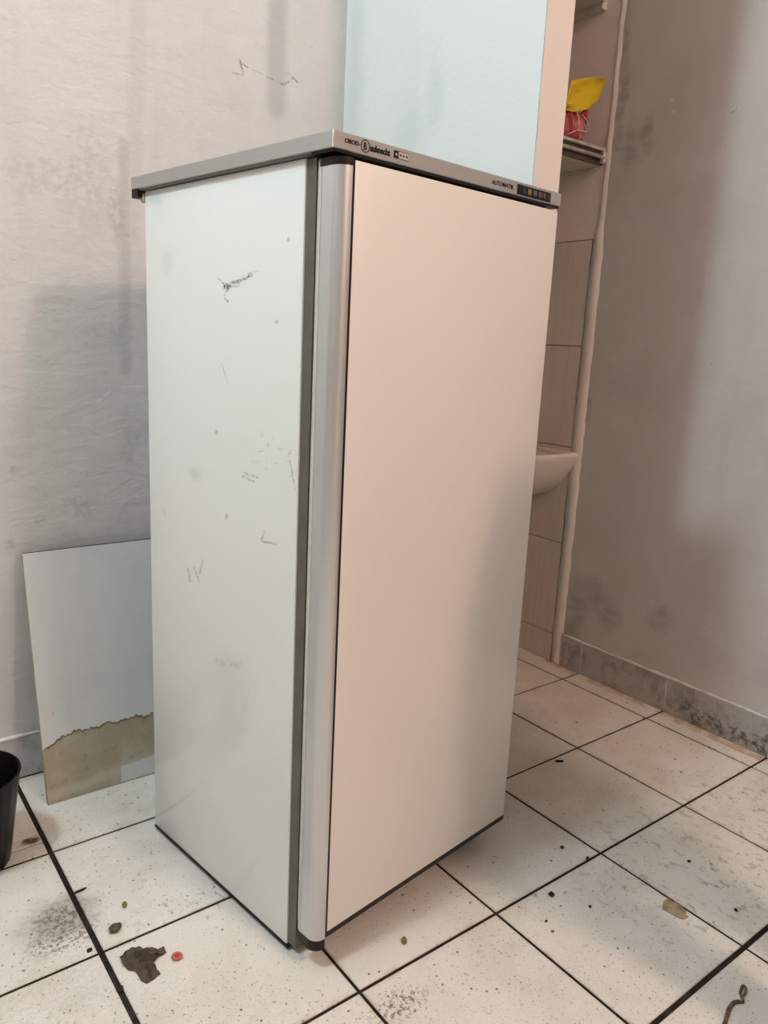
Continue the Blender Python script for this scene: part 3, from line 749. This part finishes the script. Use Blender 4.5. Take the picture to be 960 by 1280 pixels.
lump('seed', GREEN.m, (-.257, .42), (.0085, .0048, .003), 'small olive green seed on the tile above the brown pebble', 'seed', 2, 1.2)
lump('seed', GREEN.m, (.133, .044), (.010, .0055, .003), 'olive green seed on the tile in front of the refrigerator door', 'seed', 3, .9)
lump('pebble', BRN.m, (-.293, .367), (.012, .0095, .006), 'rough brown pebble on the tile just above the dry leaf', 'pebble', 5, .4, None, False)
CR = [((.886, .308), (.017, .007, .003), -.5, 'longest black crumb, on the floor right of the refrigerator near a grout line'),
      ((.600, .060), (.007, .006, .004), .3, 'round black crumb on the tile in front of the right wall skirting'),
      ((.461, -.028), (.009, .008, .004), .8, 'square black crumb on the tile below the nearest right grout cross'),
      ((.618, .004), (.008, .004, .003), .2, 'small black crumb sitting in the grout line right of the refrigerator'),
      ((.395, -.072), (.006, .003, .002), .2, 'flat black crumb in the grout line at lower right'),
      ((-.346, .345), (.008, .006, .003), .4, 'black crumb under the round dark stain on the left tile'),
      ((-.316, .507), (.018, .004, .003), .1, 'thin black crumb lying on the left grout line beside the dark stain'),
      ((-.330, .230), (.009, .006, .004), .9, 'black crumb on the left grout line below the dry leaf'),
      ((.80, -.13), (.007, .005, .003), .2, 'oval black crumb above the tan paper scrap'),
      ((.74, -.27), (.007, .005, .003), .9, 'dark crumb right of the tan paper scrap'),
      ((.50, -.095), (.005, .004, .003), .1, 'tiny black crumb on the tile left of the paper scrap')]
for k, (p, r, rz, lb) in enumerate(CR): lump('dirt_crumb', BLK.m, p, tuple(q * .72 for q in r[:2]) + (r[2] * .6,), lb, 'crumb', 20 + k, rz, 'dirt crumbs on the floor', False)
STR = plain('brown_twine', (.15, .105, .055), .85, 0, .3, 120)
bm = bmesh.new()
tw = [(.40, -.420), (.44, -.408), (0.4606, -0.4014), (0.4786, -0.395), (0.4954, -0.3895), (0.5108, -0.387), (0.5207, -0.3888), (0.5266, -0.3929), (0.5300, -0.3950), (0.5370, -0.3908), (0.5445, -0.3833), (0.5578, -0.3786), (0.5655, -0.3780), (0.5620, -0.3843), (0.5476, -0.3889), (0.5395, -0.389)]
fine = []
for i in range(len(tw) - 1):                      # Catmull-Rom through the bends
    p0, p1, p2, p3 = (Vector(tw[min(max(i + d_, 0), len(tw) - 1)]) for d_ in (-1, 0, 1, 2))
    for q in (0, .25, .5, .75):
        c_ = .5 * ((2 * p1) + (p2 - p0) * q + (2 * p0 - 5 * p1 + 4 * p2 - p3) * q * q + (3 * p1 - p0 - 3 * p2 + p3) * q ** 3)
        fine.append((c_.x, c_.y, .0034 + (.002 if i > 12 else 0)))
tube(bm, fine, [.0036 - .0020 * (i / len(fine)) + random.uniform(-.0003, .0004) for i in range(len(fine))], 8)
setp(obj('twine', bm, STR.m, None, True), 'frayed brown piece of twine on the floor at the lower right corner', 'string')

# ------------------------------------------------------------------ the person whose soft shadow falls on the door and the floor (stands beyond the right edge of the picture)
SKIN = plain('skin', (.55, .36, .27), .55, 0, .05, 20); SHIRT = plain('dark_grey_shirt', (.10, .105, .115), .85, 0, .15, 60, .3); JEANS = plain('blue_jeans', (.07, .09, .14), .85, 0, .15, 80, .3); SHOE = plain('white_shoe', (.55, .54, .52), .6); HAIR = plain('brown_hair', (.05, .032, .022), .6, 0, .3, 90, .4)
def skin(name, mat, verts, edges, radii, parent, levels=2, root=0):
    me = bpy.data.meshes.new(name); me.from_pydata(verts, edges, []); o = link(name, me, mat, parent)
    m_ = o.modifiers.new('skin', 'SKIN'); m_.use_smooth_shade = True
    for k, r in enumerate(radii):
        d_ = me.skin_vertices[0].data[k]; d_.radius = (r, r) if not isinstance(r, tuple) else r; d_.use_root = (k == root)
    s_ = o.modifiers.new('sub', 'SUBSURF'); s_.levels = levels; s_.render_levels = levels
    return o
def chain(pts): return [(i, i + 1) for i in range(len(pts) - 1)]
per = empty('person', (.655, -.66, 0), math.radians(160))
setp(per, 'person in a dark grey shirt and blue jeans standing beyond the right edge', 'person')
# local axes: x to the person's left, -y the way they face
V = [(0, .01, .93), (0, .01, 1.05), (0, .005, 1.20), (0, .01, 1.36), (0, .012, 1.44), (0, -.005, 1.51), (0, -.015, 1.58), (0, -.012, 1.65), (0, -.005, 1.70)]
Rr = [(.135, .10), (.125, .095), (.14, .10), (.145, .095), (.075, .065), (.052, .055), (.066, .082), (.072, .09), (.055, .07)]
Ed = chain(V)
for sx in (-1, 1):
    k = len(V)
    V += [(.155 * sx, .012, 1.395), (.185 * sx, .02, 1.25), (.20 * sx, .03, 1.10), (.205 * sx, .01, .96), (.205 * sx, -.005, .86), (.205 * sx, -.012, .80)]
    Rr += [.055, .046, .040, .034, (.020, .028), (.014, .036)]
    Ed += [(3, k)] + [(k + i, k + i + 1) for i in range(5)]
    k = len(V)
    V += [(.09 * sx, .01, .84), (.095 * sx, 0, .66), (.098 * sx, -.005, .48), (.10 * sx, .02, .30), (.10 * sx, .03, .10), (.102 * sx, .01, .055), (.108 * sx, -.06, .045)]
    Rr += [.088, .074, .056, .052, .038, .034, .026]
    Ed += [(0, k)] + [(k + i, k + i + 1) for i in range(6)]
skin('body', SKIN.m, V, Ed, Rr, per)
# shirt and trousers a little outside the body
V = [(0, .01, .80), (0, .01, .90), (0, .01, 1.05), (0, .005, 1.20), (0, .01, 1.36), (0, .014, 1.44)]; Rr = [(.180, .140), (.178, .140), (.160, .122), (.155, .115), (.158, .11), (.088, .078)]; Ed = chain(V)
for sx in (-1, 1):
    k = len(V); V += [(.158 * sx, .012, 1.395), (.187 * sx, .02, 1.25), (.20 * sx, .03, 1.12)]; Rr += [.066, .060, .056]; Ed += [(4, k), (k, k + 1), (k + 1, k + 2)]
skin('shirt', SHIRT.m, V, Ed, Rr, per)
V = [(0, .01, .93), (0, .01, 1.08)]; Rr = [(.150, .116), (.138, .106)]; Ed = [(0, 1)]
for sx in (-1, 1):
    k = len(V); V += [(.092 * sx, .01, .83), (.096 * sx, 0, .66), (.099 * sx, -.005, .48), (.101 * sx, .02, .30), (.101 * sx, .025, .11)]; Rr += [.098, .085, .068, .062, .056]; Ed += [(0, k)] + [(k + i, k + i + 1) for i in range(4)]
skin('trousers', JEANS.m, V, Ed, Rr, per)
for sx in (-1, 1):
    V = [(.104 * sx, .045, .048), (.106 * sx, -.03, .052), (.115 * sx, -.12, .040), (.118 * sx, -.17, .034)]
    skin('shoe', SHOE.m, V, chain(V), [(.044, .046), (.046, .05), (.048, .038), (.036, .032)], per)
    for dx, ln, th in ((-.0, .078, 0), (-.0, .088, 1), (0, .082, 2), (0, .066, 3)):
        y = -.042 + th * .020
        V = [(.205 * sx, y, .795), (.204 * sx, y - .002, .755), (.200 * sx, y - .004, .755 - ln * .4), (.190 * sx, y - .005, .755 - ln * .75)]
        skin('finger', SKIN.m, V, chain(V), [.010, .009, .008, .007], per, 1)
    V = [(.200 * sx, -.030, .84), (.190 * sx, -.052, .80), (.182 * sx, -.058, .765)]
    skin('thumb', SKIN.m, V, chain(V), [.013, .010, .008], per, 1)
    bm = bmesh.new(); bmesh.ops.create_icosphere(bm, subdivisions=2, radius=1)
    for vv in bm.verts: vv.co = Vector((vv.co.x * .010 + .076 * sx, vv.co.y * .018 + .0, vv.co.z * .030 + 1.60))
    obj('ear', bm, SKIN.m, per, True)
    bm = bmesh.new(); bmesh.ops.create_icosphere(bm, subdivisions=2, radius=.012)
    for vv in bm.verts: vv.co += Vector((.028 * sx, -.074, 1.625))
    obj('eye', bm, plain('eye_white', (.7, .7, .68), .2).m, per, True)
V = [(0, -.080, 1.625), (0, -.099, 1.598), (0, -.083, 1.588)]; skin('nose', SKIN.m, V, chain(V), [.010, .014, .010], per, 1)
V = [(-.022, -.071, 1.562), (0, -.080, 1.560), (.022, -.071, 1.562)]; skin('mouth', plain('lips', (.42, .20, .17), .5).m, V, chain(V), [.005, .007, .005], per, 1)
bm = bmesh.new(); bmesh.ops.create_uvsphere(bm, u_segments=28, v_segments=18, radius=1)
bmesh.ops.delete(bm, geom=[vv for vv in bm.verts if vv.co.z < -.45 or (vv.co.y < -.45 and vv.co.z < .45)], context='VERTS')
for vv in bm.verts: vv.co = Vector((vv.co.x * .086, vv.co.y * .102 + .004, vv.co.z * .105 + 1.652))
hr = obj('hair', bm, HAIR.m, per, True); s_ = hr.modifiers.new('t', 'SOLIDIFY'); s_.thickness = .012
